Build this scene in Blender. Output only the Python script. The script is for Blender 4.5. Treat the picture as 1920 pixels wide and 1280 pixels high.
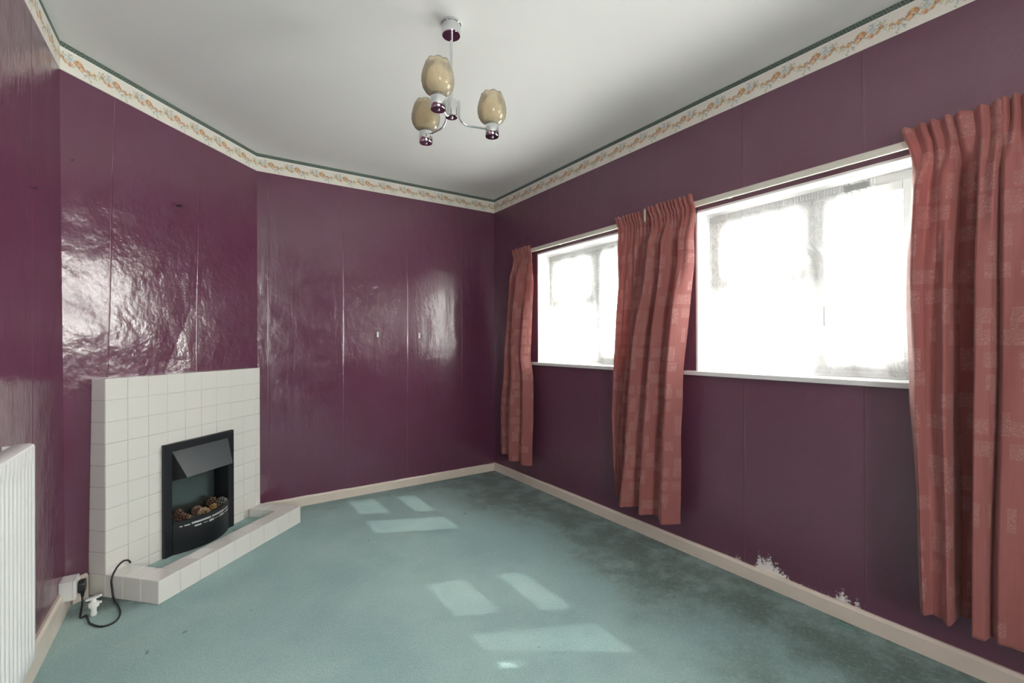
import bpy, bmesh, math, random
import numpy as np
from mathutils import Vector, Matrix, noise
random.seed(7)
rng = np.random.default_rng(7)
PI = math.pi
S = bpy.context.scene
for o in list(bpy.data.objects):
    bpy.data.objects.remove(o)
COL = S.collection

# ------------------------------------------------------------------ camera
CAM_H, YAW, ROLL, PITCH = 1.2262, 0.5930, -0.0040, 0.0018
cam = bpy.data.cameras.new('camera')
cam.sensor_width = 36.0
cam.lens = 868.83 / 1920 * 36
cam.clip_start = 0.02
camo = bpy.data.objects.new('camera', cam)
COL.objects.link(camo)
c, s = math.cos(YAW), math.sin(YAW)
fwd, rgt, upv = Vector((s, c, 0)), Vector((c, -s, 0)), Vector((0, 0, 1))
F = fwd * math.cos(PITCH) + upv * math.sin(PITCH)
U = upv * math.cos(PITCH) - fwd * math.sin(PITCH)
R2 = rgt * math.cos(ROLL) + U * math.sin(ROLL)
U2 = U * math.cos(ROLL) - rgt * math.sin(ROLL)
camo.matrix_world = Matrix(((R2.x, U2.x, -F.x, 0), (R2.y, U2.y, -F.y, 0), (R2.z, U2.z, -F.z, CAM_H), (0, 0, 0, 1)))
S.camera = camo

# ------------------------------------------------------------------ sky, sun, exposure
SKY, SUN = 8.0, 0.8
w = bpy.data.worlds.new('sky'); S.world = w; w.use_nodes = True
nt = w.node_tree
bg = nt.nodes['Background']; bg.inputs['Color'].default_value = (1.0, 0.975, 0.93, 1); bg.inputs['Strength'].default_value = SKY
sun = bpy.data.lights.new('sun', 'SUN'); sun.energy = SUN; sun.angle = math.radians(0.53); sun.color = (1, 0.95, 0.87)
suno = bpy.data.objects.new('sun', sun); COL.objects.link(suno)
SUN_DIR = Vector((-1.0, 0.48, -1.175)).normalized()
suno.rotation_euler = SUN_DIR.to_track_quat('-Z', 'Y').to_euler()
suno.location = (8, -4, 8)
S.view_settings.view_transform = 'Standard'
S.view_settings.look = 'None'
S.view_settings.gamma = 1.0
S.view_settings.exposure = 2.6
S.view_settings.use_curve_mapping = False
S.cycles.max_bounces = 10
S.cycles.diffuse_bounces = 6
S.cycles.transparent_max_bounces = 24
S.cycles.transmission_bounces = 8
S.cycles.use_denoising = True
S.cycles.denoising_prefilter = 'ACCURATE'
S.cycles.sample_clamp_indirect = 3.0

# ------------------------------------------------------------------ room numbers (metres)
H = 2.6
XR, XL, YB, YR = 2.356, -0.523, 3.796, -2.1
XDB = 0.345                    # diagonal wall meets back wall
YDL_T, YDL_B = 2.871, 2.968    # diagonal wall meets left wall (top / bottom: it leans)
WT = 0.22
ZS, ZH = 1.045, 1.970          # window sill and head
WIN = [(2.11, 3.11), (0.61, 1.61), (-0.89, 0.11)]

# ------------------------------------------------------------------ material helpers
class NT:
    def __init__(self, name):
        self.m = bpy.data.materials.new(name); self.m.use_nodes = True
        self.t = self.m.node_tree; self.n = self.t.nodes; self.l = self.t.links
        self.p = self.n['Principled BSDF']; self.out = self.n['Material Output']
    def new(self, typ, **kw):
        nd = self.n.new(typ)
        for k, v in kw.items(): setattr(nd, k, v)
        return nd
    def put(self, sock, v):
        if v is None: return
        if hasattr(v, 'is_linked') or hasattr(v, 'links'): self.l.new(v, sock)
        else: sock.default_value = v
    def math(self, op, a, b=None, c=None, clamp=False):
        nd = self.new('ShaderNodeMath', operation=op, use_clamp=clamp)
        for i, v in enumerate((a, b, c)): self.put(nd.inputs[i], v)
        return nd.outputs[0]
    def mix(self, f, a, b, mode='MIX'):
        nd = self.new('ShaderNodeMix', data_type='RGBA', blend_type=mode)
        self.put(nd.inputs[0], f)
        for i, v in ((6, a), (7, b)):
            if isinstance(v, tuple) and len(v) == 3: v = v + (1,)
            self.put(nd.inputs[i], v)
        return nd.outputs[2]
    def noise(self, vec, scale, detail=3, rough=0.5, dist=0.0):
        nd = self.new('ShaderNodeTexNoise'); self.put(nd.inputs['Vector'], vec)
        nd.inputs['Scale'].default_value = scale; nd.inputs['Detail'].default_value = detail
        nd.inputs['Roughness'].default_value = rough; nd.inputs['Distortion'].default_value = dist
        return nd.outputs[0]
    def ramp(self, v, a, b, lo=0.0, hi=1.0, smooth=True):
        nd = self.new('ShaderNodeMapRange', interpolation_type='SMOOTHSTEP' if smooth else 'LINEAR')
        self.put(nd.inputs[0], v)
        nd.inputs[1].default_value = a; nd.inputs[2].default_value = b
        nd.inputs[3].default_value = lo; nd.inputs[4].default_value = hi
        return nd.outputs[0]
    def obj(self): return self.new('ShaderNodeTexCoord').outputs['Object']
    def pos(self): return self.new('ShaderNodeNewGeometry').outputs['Position']
    def uv(self): return self.new('ShaderNodeTexCoord').outputs['UV']
    def scale(self, vec, sc):
        nd = self.new('ShaderNodeMapping'); self.put(nd.inputs[0], vec); nd.inputs['Scale'].default_value = sc
        return nd.outputs[0]
    def sep(self, vec):
        nd = self.new('ShaderNodeSeparateXYZ'); self.put(nd.inputs[0], vec); return nd.outputs
    def bump(self, h, dist=1.0, strength=1.0, normal=None):
        nd = self.new('ShaderNodeBump'); self.put(nd.inputs['Height'], h)
        nd.inputs['Distance'].default_value = dist; nd.inputs['Strength'].default_value = strength
        if normal is not None: self.put(nd.inputs['Normal'], normal)
        self.put(self.p.inputs['Normal'], nd.outputs[0]); return nd.outputs[0]
    def base(self, col=None, rough=None, metal=None, spec=None):
        for k, v in (('Base Color', col), ('Roughness', rough), ('Metallic', metal), ('Specular IOR Level', spec)):
            if v is None: continue
            if isinstance(v, tuple) and len(v) == 3: v = v + (1,)
            self.put(self.p.inputs[k], v)
        return self

def simple(name, col, rough=0.5, metal=0.0, spec=0.5, var=0.08, nscale=30.0, bump=0.0):
    k = NT(name); o = k.obj()
    n = k.noise(o, nscale, 4)
    dark = tuple(max(0, x * (1 - var)) for x in col); lite = tuple(min(1, x * (1 + var)) for x in col)
    k.base(k.mix(n, dark, lite), rough, metal, spec)
    if bump: k.bump(n, bump)
    return k.m

def wall_mat(name, rough_relief=1.0, rough=0.235, salts=False, wear=0.35, crs=0.0024):
    k = NT(name); P = k.pos(); uv = k.sep(k.uv())
    u = uv[0]
    wob = k.math('MULTIPLY', k.math('SUBTRACT', k.noise(P, 2.2, 2), 0.5), 0.014)
    su = k.math('DIVIDE', k.math('ADD', u, wob), 0.53)
    d = k.math('ABSOLUTE', k.math('MULTIPLY', k.math('SUBTRACT', k.math('FRACT', k.math('ADD', su, 0.5)), 0.5), 0.53))
    ridge = k.ramp(d, 0.0, 0.006, 1.0, 0.0)
    line = k.ramp(d, 0.0, 0.0022, 1.0, 0.0)
    big = k.noise(P, 2.6, 3, 0.5, 0.4)
    lump = k.noise(P, 9.0, 3, 0.55)
    peel = k.noise(P, 46.0, 3, 0.6)
    fine = k.noise(P, 170.0, 2)
    crease = k.noise(k.scale(P, (7, 7, 1.1)), 1.6, 3, 0.6, 0.8)
    h = k.math('MULTIPLY', big, 0.0080 * rough_relief)
    h = k.math('MULTIPLY_ADD', lump, 0.0030 * rough_relief, h)
    h = k.math('MULTIPLY_ADD', crease, crs, h)
    h = k.math('MULTIPLY_ADD', peel, 0.00050 * rough_relief, h)
    h = k.math('MULTIPLY_ADD', fine, 0.00011, h)
    h = k.math('MULTIPLY_ADD', ridge, 0.0011, h)
    tone = k.noise(P, 1.7, 3)
    col = k.mix(tone, (0.116, 0.034, 0.067), (0.139, 0.043, 0.081))
    scuff = k.ramp(k.noise(P, 6, 2, 0.5), 0.35, 0.85, 0.0, 0.25)
    col = k.mix(scuff, col, (0.15, 0.05, 0.12))
    worn = k.math('MULTIPLY', line, k.ramp(k.noise(P, 5, 2), 0.45, 0.62, 0.0, wear))
    col = k.mix(worn, col, (0.32, 0.20, 0.28))
    rgh = k.ramp(k.noise(P, 7, 3), 0.3, 0.7, rough - 0.035, rough + 0.035)
    if salts:
        pz = k.sep(P)
        lim = k.ramp(k.noise(k.scale(P, (1, 1, 0.0)), 6.5, 3, 0.6), 0.38, 0.62, 0.066, 0.150)
        yy = k.math('MULTIPLY', k.ramp(pz[1], 0.78, 0.86), k.ramp(pz[1], 1.45, 1.32))
        spk = k.math('MULTIPLY', k.math('SUBTRACT', k.noise(P, 95, 4, 0.75), 0.5), 6.5)
        fx = k.math('ADD', k.math('DIVIDE', k.math('SUBTRACT', lim, pz[2]), 0.030), spk)
        fx = k.math('MULTIPLY', k.ramp(fx, 0.0, 0.5), yy)
        col = k.mix(fx, col, (0.80, 0.77, 0.76))
        h = k.math('MULTIPLY_ADD', fx, 0.003, h)
        rgh = k.math('MULTIPLY_ADD', fx, 0.5, rgh)
    k.base(col, rgh, 0.0, 1.0)
    k.bump(h)
    return k.m

M = {}
M['wall'] = wall_mat('purple_gloss_wallpaper', 1.0, 0.20)
M['wall_rough'] = wall_mat('purple_gloss_rough_plaster', 1.75, 0.21, wear=0.6, crs=0.0007)
M['wall_win'] = wall_mat('purple_paint_window_wall', 1.3, 0.40, salts=True, wear=0.1)

k = NT('ceiling_paint'); P = k.pos()
k.base(k.mix(k.noise(P, 1.2, 3), (0.80, 0.80, 0.78), (0.855, 0.855, 0.84)), 0.85, 0, 0.25)
k.bump(k.math('MULTIPLY_ADD', k.noise(P, 60, 3), 0.0003, k.math('MULTIPLY', k.noise(P, 3, 3), 0.003)))
M['ceiling'] = k.m

k = NT('teal_carpet'); P = k.pos(); px = k.sep(P)
n1 = k.noise(P, 1.5, 4, 0.6, 0.3); n2 = k.noise(P, 5.5, 4, 0.65); n3 = k.noise(P, 190, 2); n4 = k.noise(P, 60, 3, 0.7)
colr = k.mix(k.ramp(n1, 0.3, 0.7), (0.260, 0.425, 0.430), (0.365, 0.535, 0.520))
colr = k.mix(k.ramp(n2, 0.5, 0.75, 0, 0.30), colr, (0.390, 0.520, 0.470))
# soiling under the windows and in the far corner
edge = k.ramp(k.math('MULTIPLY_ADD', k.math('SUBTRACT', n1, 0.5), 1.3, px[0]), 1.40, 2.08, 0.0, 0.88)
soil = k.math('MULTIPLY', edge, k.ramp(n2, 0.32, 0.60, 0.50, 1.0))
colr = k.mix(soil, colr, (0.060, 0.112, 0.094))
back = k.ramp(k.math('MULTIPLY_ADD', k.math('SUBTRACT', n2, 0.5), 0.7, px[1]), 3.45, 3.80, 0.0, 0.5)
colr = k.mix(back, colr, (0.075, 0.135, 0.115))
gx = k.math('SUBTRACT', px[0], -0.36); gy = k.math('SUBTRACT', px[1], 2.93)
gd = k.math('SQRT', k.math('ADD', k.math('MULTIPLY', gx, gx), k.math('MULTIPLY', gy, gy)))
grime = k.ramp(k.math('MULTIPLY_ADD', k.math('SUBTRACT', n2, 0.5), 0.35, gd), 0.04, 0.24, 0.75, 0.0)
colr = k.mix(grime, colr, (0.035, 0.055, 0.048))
spot = k.ramp(k.noise(P, 13, 2, 0.5), 0.735, 0.76, 0.0, 0.55)
colr = k.mix(spot, colr, (0.06, 0.075, 0.065))
colr = k.mix(k.ramp(n3, 0.32, 0.68, 0.0, 0.55), colr, k.mix(0.5, colr, (0.03, 0.075, 0.075)))
colr = k.mix(k.ramp(n4, 0.45, 0.75, 0.0, 0.25), colr, (0.42, 0.57, 0.55))
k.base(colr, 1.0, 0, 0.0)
k.p.inputs['Sheen Weight'].default_value = 0.25
k.p.inputs['Sheen Roughness'].default_value = 0.6
k.bump(k.math('MULTIPLY_ADD', n3, 0.0035, k.math('MULTIPLY', n4, 0.003)))
M['carpet'] = k.m

M['skirting'] = simple('cream_skirting_gloss', (0.72, 0.64, 0.56), 0.35, var=0.07, nscale=9, bump=0.0012)
M['white_paint'] = simple('white_window_paint', (0.74, 0.74, 0.74), 0.35, var=0.02, nscale=6)
M['frame_paint'] = simple('dimmed_white_frame_paint', (0.62, 0.62, 0.62), 0.4, var=0.03, nscale=6)  # white paint dimmed in the colour so strong window light doesn't bleach the frames
M['reveal'] = simple('white_reveal_plaster', (0.85, 0.85, 0.84), 0.6, var=0.02, nscale=8, bump=0.001)
M['tile'] = simple('white_glazed_tile', (0.71, 0.695, 0.665), 0.12, var=0.02, nscale=6, bump=0.0004)
M['grout'] = simple('grey_grout', (0.52, 0.50, 0.46), 0.9, var=0.15, nscale=70)
M['radiator'] = simple('white_radiator_enamel', (0.80, 0.80, 0.80), 0.28, var=0.015, nscale=5)
M['plastic_white'] = simple('white_plastic', (0.78, 0.78, 0.77), 0.35, var=0.02)
M['plastic_black'] = simple('black_plastic', (0.012, 0.014, 0.016), 0.35, var=0.1)
M['rail'] = simple('cream_plastic_rail', (0.66, 0.64, 0.56), 0.4, var=0.04)
M['black_metal'] = simple('satin_black_metal', (0.010, 0.012, 0.015), 0.40, var=0.15, nscale=60)
M['hood'] = simple('grey_black_hood_metal', (0.040, 0.050, 0.058), 0.34, var=0.1, nscale=40)
M['trim_chrome'] = simple('bright_trim_chrome', (0.86, 0.87, 0.88), 0.30, 0.85, var=0.02, nscale=10)
M['smoke'] = simple('smoked_back_mirror', (0.20, 0.24, 0.24), 0.22, 0.9, var=0.1, nscale=8)
M['chrome'] = simple('chrome', (0.72, 0.73, 0.75), 0.07, 1.0, var=0.02, nscale=10)
M['bed'] = simple('pale_fuel_bed', (0.55, 0.47, 0.36), 0.9, var=0.4, nscale=55, bump=0.01)
M['nail'] = simple('dark_nail_steel', (0.05, 0.035, 0.04), 0.4, 0.7, var=0.2)
M['teal_band'] = simple('pale_teal_rubber', (0.16, 0.40, 0.36), 0.4, var=0.1)
for nm, a, b in (('cone_dark', (0.050, 0.022, 0.017), (0.30, 0.18, 0.13)), ('cone_mid', (0.085, 0.048, 0.024), (0.50, 0.37, 0.24)),
                 ('cone_gold', (0.17, 0.095, 0.03), (0.42, 0.28, 0.11)), ('cone_grey', (0.045, 0.038, 0.033), (0.46, 0.43, 0.39))):
    k = NT(nm); at = k.new('ShaderNodeAttribute', attribute_name='tip').outputs['Fac']
    k.base(k.mix(k.math('MULTIPLY', at, k.ramp(k.noise(k.obj(), 90, 3), 0.3, 0.7, 0.6, 1.0)), a, b), 0.75, 0, 0.3)
    M[nm] = k.m

k = NT('border_print')
at = k.new('ShaderNodeAttribute', attribute_name='print').outputs['Color']
k.base(k.mix(k.ramp(k.noise(k.pos(), 140, 2), 0.35, 0.65, 0.0, 0.10), at, (0.5, 0.48, 0.44)), 0.6, 0, 0.3)
M['border'] = k.m

# window glass: lets daylight straight through, mirrors a little
k = NT('window_glass')
tr = k.new('ShaderNodeBsdfTransparent'); tr.inputs[0].default_value = (0.93, 0.95, 0.94, 1)
gl = k.new('ShaderNodeBsdfGlossy'); gl.inputs['Roughness'].default_value = 0.02
ge = k.new('ShaderNodeNewGeometry')
dt = k.new('ShaderNodeVectorMath', operation='DOT_PRODUCT'); k.l.new(ge.outputs['Normal'], dt.inputs[0]); k.l.new(ge.outputs['Incoming'], dt.inputs[1])
fr = k.math('MULTIPLY_ADD', k.math('POWER', k.math('SUBTRACT', 1.0, k.math('ABSOLUTE', dt.outputs['Value']), clamp=True), 5.0), 0.96, 0.04)
nf = k.noise(k.obj(), 6, 3)
mx = k.new('ShaderNodeMixShader'); k.l.new(k.math('MULTIPLY', fr, k.ramp(nf, 0.3, 0.7, 0.7, 1.0)), mx.inputs[0])
k.l.new(tr.outputs[0], mx.inputs[1]); k.l.new(gl.outputs[0], mx.inputs[2]); k.l.new(mx.outputs[0], k.out.inputs[0])
M['glass'] = k.m

# lace: opacity comes from the woven pattern
k = NT('white_lace')
at = k.new('ShaderNodeAttribute', attribute_name='lace').outputs['Fac']
net = k.ramp(k.noise(k.pos(), 260, 2), 0.35, 0.65, -0.08, 0.08)
op = k.math('ADD', at, net, clamp=True)
df = k.new('ShaderNodeBsdfDiffuse'); df.inputs[0].default_value = (0.72, 0.72, 0.72, 1)
tl = k.new('ShaderNodeBsdfTranslucent'); tl.inputs[0].default_value = (0.50, 0.50, 0.50, 1)
m1 = k.new('ShaderNodeMixShader'); m1.inputs[0].default_value = 0.25
k.l.new(df.outputs[0], m1.inputs[1]); k.l.new(tl.outputs[0], m1.inputs[2])
tp = k.new('ShaderNodeBsdfTransparent')
m2 = k.new('ShaderNodeMixShader'); k.l.new(op, m2.inputs[0]); k.l.new(tp.outputs[0], m2.inputs[1]); k.l.new(m1.outputs[0], m2.inputs[2])
k.l.new(m2.outputs[0], k.out.inputs[0])
M['lace'] = k.m

# rose damask curtain cloth: random woven rectangles filled with scrollwork
k = NT('rose_damask_cloth'); uvn = k.uv(); us = k.sep(uvn)
def brick(sc, bw, rh, off, seed):
    mp = k.new('ShaderNodeMapping'); k.put(mp.inputs[0], uvn); mp.inputs['Location'].default_value = (seed, seed * 1.7, 0)
    b = k.new('ShaderNodeTexBrick', offset=off, squash=0.7, squash_frequency=3)
    k.put(b.inputs['Vector'], mp.outputs[0])
    b.inputs['Color1'].default_value = (0, 0, 0, 1); b.inputs['Color2'].default_value = (1, 1, 1, 1); b.inputs['Mortar'].default_value = (0, 0, 0, 1)
    b.inputs['Scale'].default_value = sc; b.inputs['Brick Width'].default_value = bw; b.inputs['Row Height'].default_value = rh
    b.inputs['Mortar Size'].default_value = 0.012
    return b.outputs['Color']
r1 = k.ramp(brick(1.0, 0.105, 0.075, 0.37, 0.31), 0.52, 0.56)
r2 = k.ramp(brick(1.0, 0.062, 0.105, 0.61, 0.77), 0.70, 0.74)
rect = k.math('MAXIMUM', r1, r2)
scr = k.noise(uvn, 75, 2, 0.5, 2.4)
curl = k.ramp(k.math('ABSOLUTE', k.math('SUBTRACT', scr, 0.5)), 0.0, 0.055, 1.0, 0.0)
pat = k.math('MULTIPLY', rect, k.math('MULTIPLY_ADD', curl, 0.75, 0.06))
slub = k.noise(k.scale(uvn, (160, 7, 1)), 1.0, 3, 0.6)
c0 = k.mix(slub, (0.320, 0.106, 0.101), (0.420, 0.152, 0.142))
c0 = k.mix(pat, c0, (0.64, 0.37, 0.345))
k.base(c0, 0.62, 0, 0.35)
k.p.inputs['Sheen Weight'].default_value = 0.35; k.p.inputs['Sheen Tint'].default_value = (1, 0.75, 0.72, 1); k.p.inputs['Sheen Roughness'].default_value = 0.45
k.bump(k.math('MULTIPLY_ADD', pat, 0.0006, k.math('MULTIPLY', slub, 0.0005)))
tl = k.new('ShaderNodeBsdfTranslucent'); k.l.new(k.mix(0.5, c0, (0.75, 0.17, 0.12)), tl.inputs[0])
ms = k.new('ShaderNodeMixShader'); ms.inputs[0].default_value = 0.22
k.l.new(k.p.outputs[0], ms.inputs[1]); k.l.new(tl.outputs[0], ms.inputs[2]); k.l.new(ms.outputs[0], k.out.inputs[0])
M['curtain'] = k.m

# champagne lustre glass lamp shade
k = NT('champagne_lustre_glass'); o = k.obj()
n = k.noise(o, 38, 4, 0.6, 0.5)
amb = k.mix(n, (0.88, 0.78, 0.57), (0.97, 0.91, 0.75))
k.base(amb, 0.10, 0, 0.6)
tl = k.new('ShaderNodeBsdfTranslucent'); k.l.new(amb, tl.inputs[0])
tp = k.new('ShaderNodeBsdfTransparent'); k.l.new(k.mix(0.5, amb, (1.0, 0.95, 0.84)), tp.inputs[0])
df = k.new('ShaderNodeBsdfDiffuse'); k.l.new(amb, df.inputs[0])
ma = k.new('ShaderNodeMixShader'); ma.inputs[0].default_value = 0.55
k.l.new(df.outputs[0], ma.inputs[1]); k.l.new(tl.outputs[0], ma.inputs[2])
mb = k.new('ShaderNodeMixShader'); k.l.new(k.ramp(n, 0.3, 0.7, 0.36, 0.48), mb.inputs[0])
k.l.new(ma.outputs[0], mb.inputs[1]); k.l.new(tp.outputs[0], mb.inputs[2])
gs = k.new('ShaderNodeBsdfGlossy'); gs.inputs['Roughness'].default_value = 0.12
fr = k.new('ShaderNodeFresnel'); fr.inputs[0].default_value = 1.40
mg = k.new('ShaderNodeMixShader'); k.l.new(fr.outputs[0], mg.inputs[0]); k.l.new(mb.outputs[0], mg.inputs[1]); k.l.new(gs.outputs[0], mg.inputs[2])
k.l.new(mg.outputs[0], k.out.inputs[0])
M['shade'] = k.m

# ------------------------------------------------------------------ object helpers
def tag(o, label=None, cat=None, group=None, kind=None):
    if label: o['label'] = label
    if cat: o['category'] = cat
    if group: o['group'] = group
    if kind: o['kind'] = kind
    return o

def empty(name, loc=(0, 0, 0), rz=0.0, parent=None):
    o = bpy.data.objects.new(name, None); COL.objects.link(o)
    o.location = loc; o.rotation_euler = (0, 0, rz); o.empty_display_size = 0.05
    o.parent = parent
    return o

class MB:
    def __init__(self): self.v = []; self.f = []
    def add(self, vs, fs):
        n = len(self.v); self.v += [tuple(p) for p in vs]; self.f += [tuple(i + n for i in f) for f in fs]; return self
    def box(self, a, b):
        x0, y0, z0 = a; x1, y1, z1 = b
        return self.hexa([(x0, y0, z0), (x1, y0, z0), (x1, y1, z0), (x0, y1, z0), (x0, y0, z1), (x1, y0, z1), (x1, y1, z1), (x0, y1, z1)])
    def hexa(self, p):
        return self.add(p, [(3, 2, 1, 0), (4, 5, 6, 7), (0, 1, 5, 4), (1, 2, 6, 5), (2, 3, 7, 6), (3, 0, 4, 7)])
    def prism(self, poly, axis, a, b):
        def mk(p, t): return {'x': (t, p[0], p[1]), 'y': (p[0], t, p[1]), 'z': (p[0], p[1], t)}[axis]
        n = len(poly)
        return self.add([mk(p, a) for p in poly] + [mk(p, b) for p in poly],
                        [tuple(range(n))[::-1], tuple(range(n, 2 * n))] + [(i, (i + 1) % n, n + (i + 1) % n, n + i) for i in range(n)])
    def tube(self, path, r, n=10, cap=True):
        path = [Vector(p) for p in path]; rs = r if isinstance(r, (list, tuple)) else [r] * len(path)
        vs = []; prev = None
        for i, p in enumerate(path):
            t = (path[min(i + 1, len(path) - 1)] - path[max(i - 1, 0)]).normalized()
            if prev is None:
                a = Vector((0, 0, 1)) if abs(t.z) < 0.9 else Vector((1, 0, 0))
                x = t.cross(a).normalized()
            else:
                x = (prev - t * prev.dot(t)).normalized()
            prev = x; y = t.cross(x)
            for j in range(n):
                an = 2 * PI * j / n; vs.append(p + (x * math.cos(an) + y * math.sin(an)) * rs[i])
        fs = [(i * n + j, i * n + (j + 1) % n, (i + 1) * n + (j + 1) % n, (i + 1) * n + j) for i in range(len(path) - 1) for j in range(n)]
        if cap: fs += [tuple(range(n))[::-1], tuple(range((len(path) - 1) * n, len(path) * n))]
        return self.add(vs, fs)
    def lathe(self, prof, o=(0, 0, 0), n=32, cap=True, mod=None):
        vs = []
        for i, (r, z) in enumerate(prof):
            for j in range(n):
                an = 2 * PI * j / n; rr, zz = (r, z) if mod is None else mod(i, an, r, z)
                vs.append((o[0] + rr * math.cos(an), o[1] + rr * math.sin(an), o[2] + zz))
        fs = [(i * n + j, i * n + (j + 1) % n, (i + 1) * n + (j + 1) % n, (i + 1) * n + j) for i in range(len(prof) - 1) for j in range(n)]
        if cap: fs += [tuple(range(n))[::-1], tuple(range((len(prof) - 1) * n, len(prof) * n))]
        return self.add(vs, fs)
    def mesh(self, name, mat, smooth=False, bevel=0.0):
        me = bpy.data.meshes.new(name); me.from_pydata(self.v, [], self.f)
        bm = bmesh.new(); bm.from_mesh(me)
        bmesh.ops.recalc_face_normals(bm, faces=bm.faces)
        if bevel:
            es = [e for e in bm.edges if len(e.link_faces) == 2 and e.calc_face_angle(0) > 0.6]
            bmesh.ops.bevel(bm, geom=es, offset=bevel, segments=2, profile=0.6, affect='EDGES', clamp_overlap=True)
        bm.to_mesh(me); bm.free()
        me.materials.append(mat)
        if smooth:
            me.shade_smooth()
            if smooth != 'all': me.set_sharp_from_angle(angle=math.radians(40))
        me.update()
        return me
    def build(self, name, mat, parent=None, smooth=False, bevel=0.0, loc=(0, 0, 0)):
        return place(name, self.mesh(name, mat, smooth, bevel), parent, loc)

def place(name, me, parent=None, loc=(0, 0, 0), rot=(0, 0, 0)):
    o = bpy.data.objects.new(name, me); COL.objects.link(o)
    o.location = loc; o.rotation_euler = rot; o.parent = parent
    return o

def grid_mesh(name, P, mat, uv=None, attr=None, attrcol=None, smooth=True):
    """P: (n,m,3) array -> quad grid"""
    n, m = P.shape[:2]
    me = bpy.data.meshes.new(name)
    idx = np.arange(n * m).reshape(n, m)
    q = np.stack([idx[:-1, :-1], idx[1:, :-1], idx[1:, 1:], idx[:-1, 1:]], -1).reshape(-1, 4)
    me.vertices.add(n * m); me.vertices.foreach_set('co', P.reshape(-1).astype(np.float32))
    me.loops.add(q.size); me.loops.foreach_set('vertex_index', q.reshape(-1).astype(np.int32))
    me.polygons.add(len(q)); me.polygons.foreach_set('loop_start', (np.arange(len(q)) * 4).astype(np.int32))
    me.update(calc_edges=True); me.validate()
    if uv is not None:
        l = me.uv_layers.new(name='UVMap'); l.data.foreach_set('uv', uv.reshape(-1, 2)[q.reshape(-1)].reshape(-1).astype(np.float32))
    if attr is not None:
        a = me.attributes.new(attr[0], 'FLOAT', 'POINT'); a.data.foreach_set('value', attr[1].reshape(-1).astype(np.float32))
    if attrcol is not None:
        c4 = np.ones((n * m, 4), np.float32); c4[:, :3] = attrcol[1].reshape(-1, 3)
        a = me.attributes.new(attrcol[0], 'FLOAT_COLOR', 'POINT'); a.data.foreach_set('color', c4.reshape(-1))
    me.materials.append(mat)
    if smooth: me.shade_smooth()
    return me

def set_uv(me, fn):
    l = me.uv_layers.new(name='UVMap')
    for lp in me.loops:
        l.data[lp.index].uv = fn(me.vertices[lp.vertex_index].co)

def struct(name, mb, mat, parent=None, uvf=None, smooth=False, bevel=0.0):
    o = mb.build(name, mat, parent, smooth, bevel)
    if uvf: set_uv(o.data, uvf)
    if parent is None: o['kind'] = 'structure'
    return o

# ------------------------------------------------------------------ room shell
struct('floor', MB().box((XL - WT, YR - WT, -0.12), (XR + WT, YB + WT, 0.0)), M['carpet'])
struct('ceiling', MB().box((XL - WT, YR - WT, H), (XR + WT, YB + WT, H + 0.12)), M['ceiling'])

# window wall: solid cells around three openings
wr = MB()
ys = sorted({YR - WT, YB + WT} | {v for wn in WIN for v in wn})
for i in range(len(ys) - 1):
    a, b = ys[i], ys[i + 1]
    if any(abs(a - w0) < 1e-6 for w0, _ in WIN):
        wr.box((XR, a, 0), (XR + WT, b, ZS)); wr.box((XR, a, ZH), (XR + WT, b, H))
    else:
        wr.box((XR, a, 0), (XR + WT, b, H))
struct('wall_right', wr, M['wall_win'], uvf=lambda p: (p.y + 0.26, p.z))
struct('wall_back', MB().box((XDB - 0.02, YB, 0), (XR + WT, YB + WT, H)), M['wall'], uvf=lambda p: (p.x - 0.4165, p.z))
struct('wall_left', MB().hexa([(XL - WT, YR - WT, 0), (XL, YR - WT, 0), (XL, YDL_B, 0), (XL - WT, YDL_B, 0),
                               (XL - WT, YR - WT, H), (XL, YR - WT, H), (XL, YDL_T, H), (XL - WT, YDL_T, H)]),
       M['wall'], uvf=lambda p: (p.y - 2.46, p.z))
dlen = math.hypot(XDB - XL, YB - YDL_T)
def diag_uv(p): return (math.hypot(p.x - XL, p.y - YDL_T) - 0.255, p.z)
struct('wall_diagonal', MB().hexa([(XL, YDL_B, 0), (XDB, YB, 0), (XDB - 0.2, YB + 0.22, 0), (XL - 0.2, YDL_B + 0.22, 0),
                                   (XL, YDL_T, H), (XDB, YB, H), (XDB - 0.2, YB + 0.22, H), (XL - 0.2, YDL_T + 0.22, H)]),
       M['wall_rough'], uvf=diag_uv)
# rear wall behind the camera
RW = (-0.44, 0.28, 0.85, 2.10)      # unseen window added behind the camera for frontal fill light
rw = MB()
rw.box((XL, YR - WT, 0), (RW[0], YR, H)); rw.box((RW[1], YR - WT, 0), (XR, YR, H))
rw.box((RW[0], YR - WT, 0), (RW[1], YR, RW[2])); rw.box((RW[0], YR - WT, RW[3]), (RW[1], YR, H))
struct('wall_rear', rw, M['wall'], uvf=lambda p: (p.x, p.z))

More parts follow.
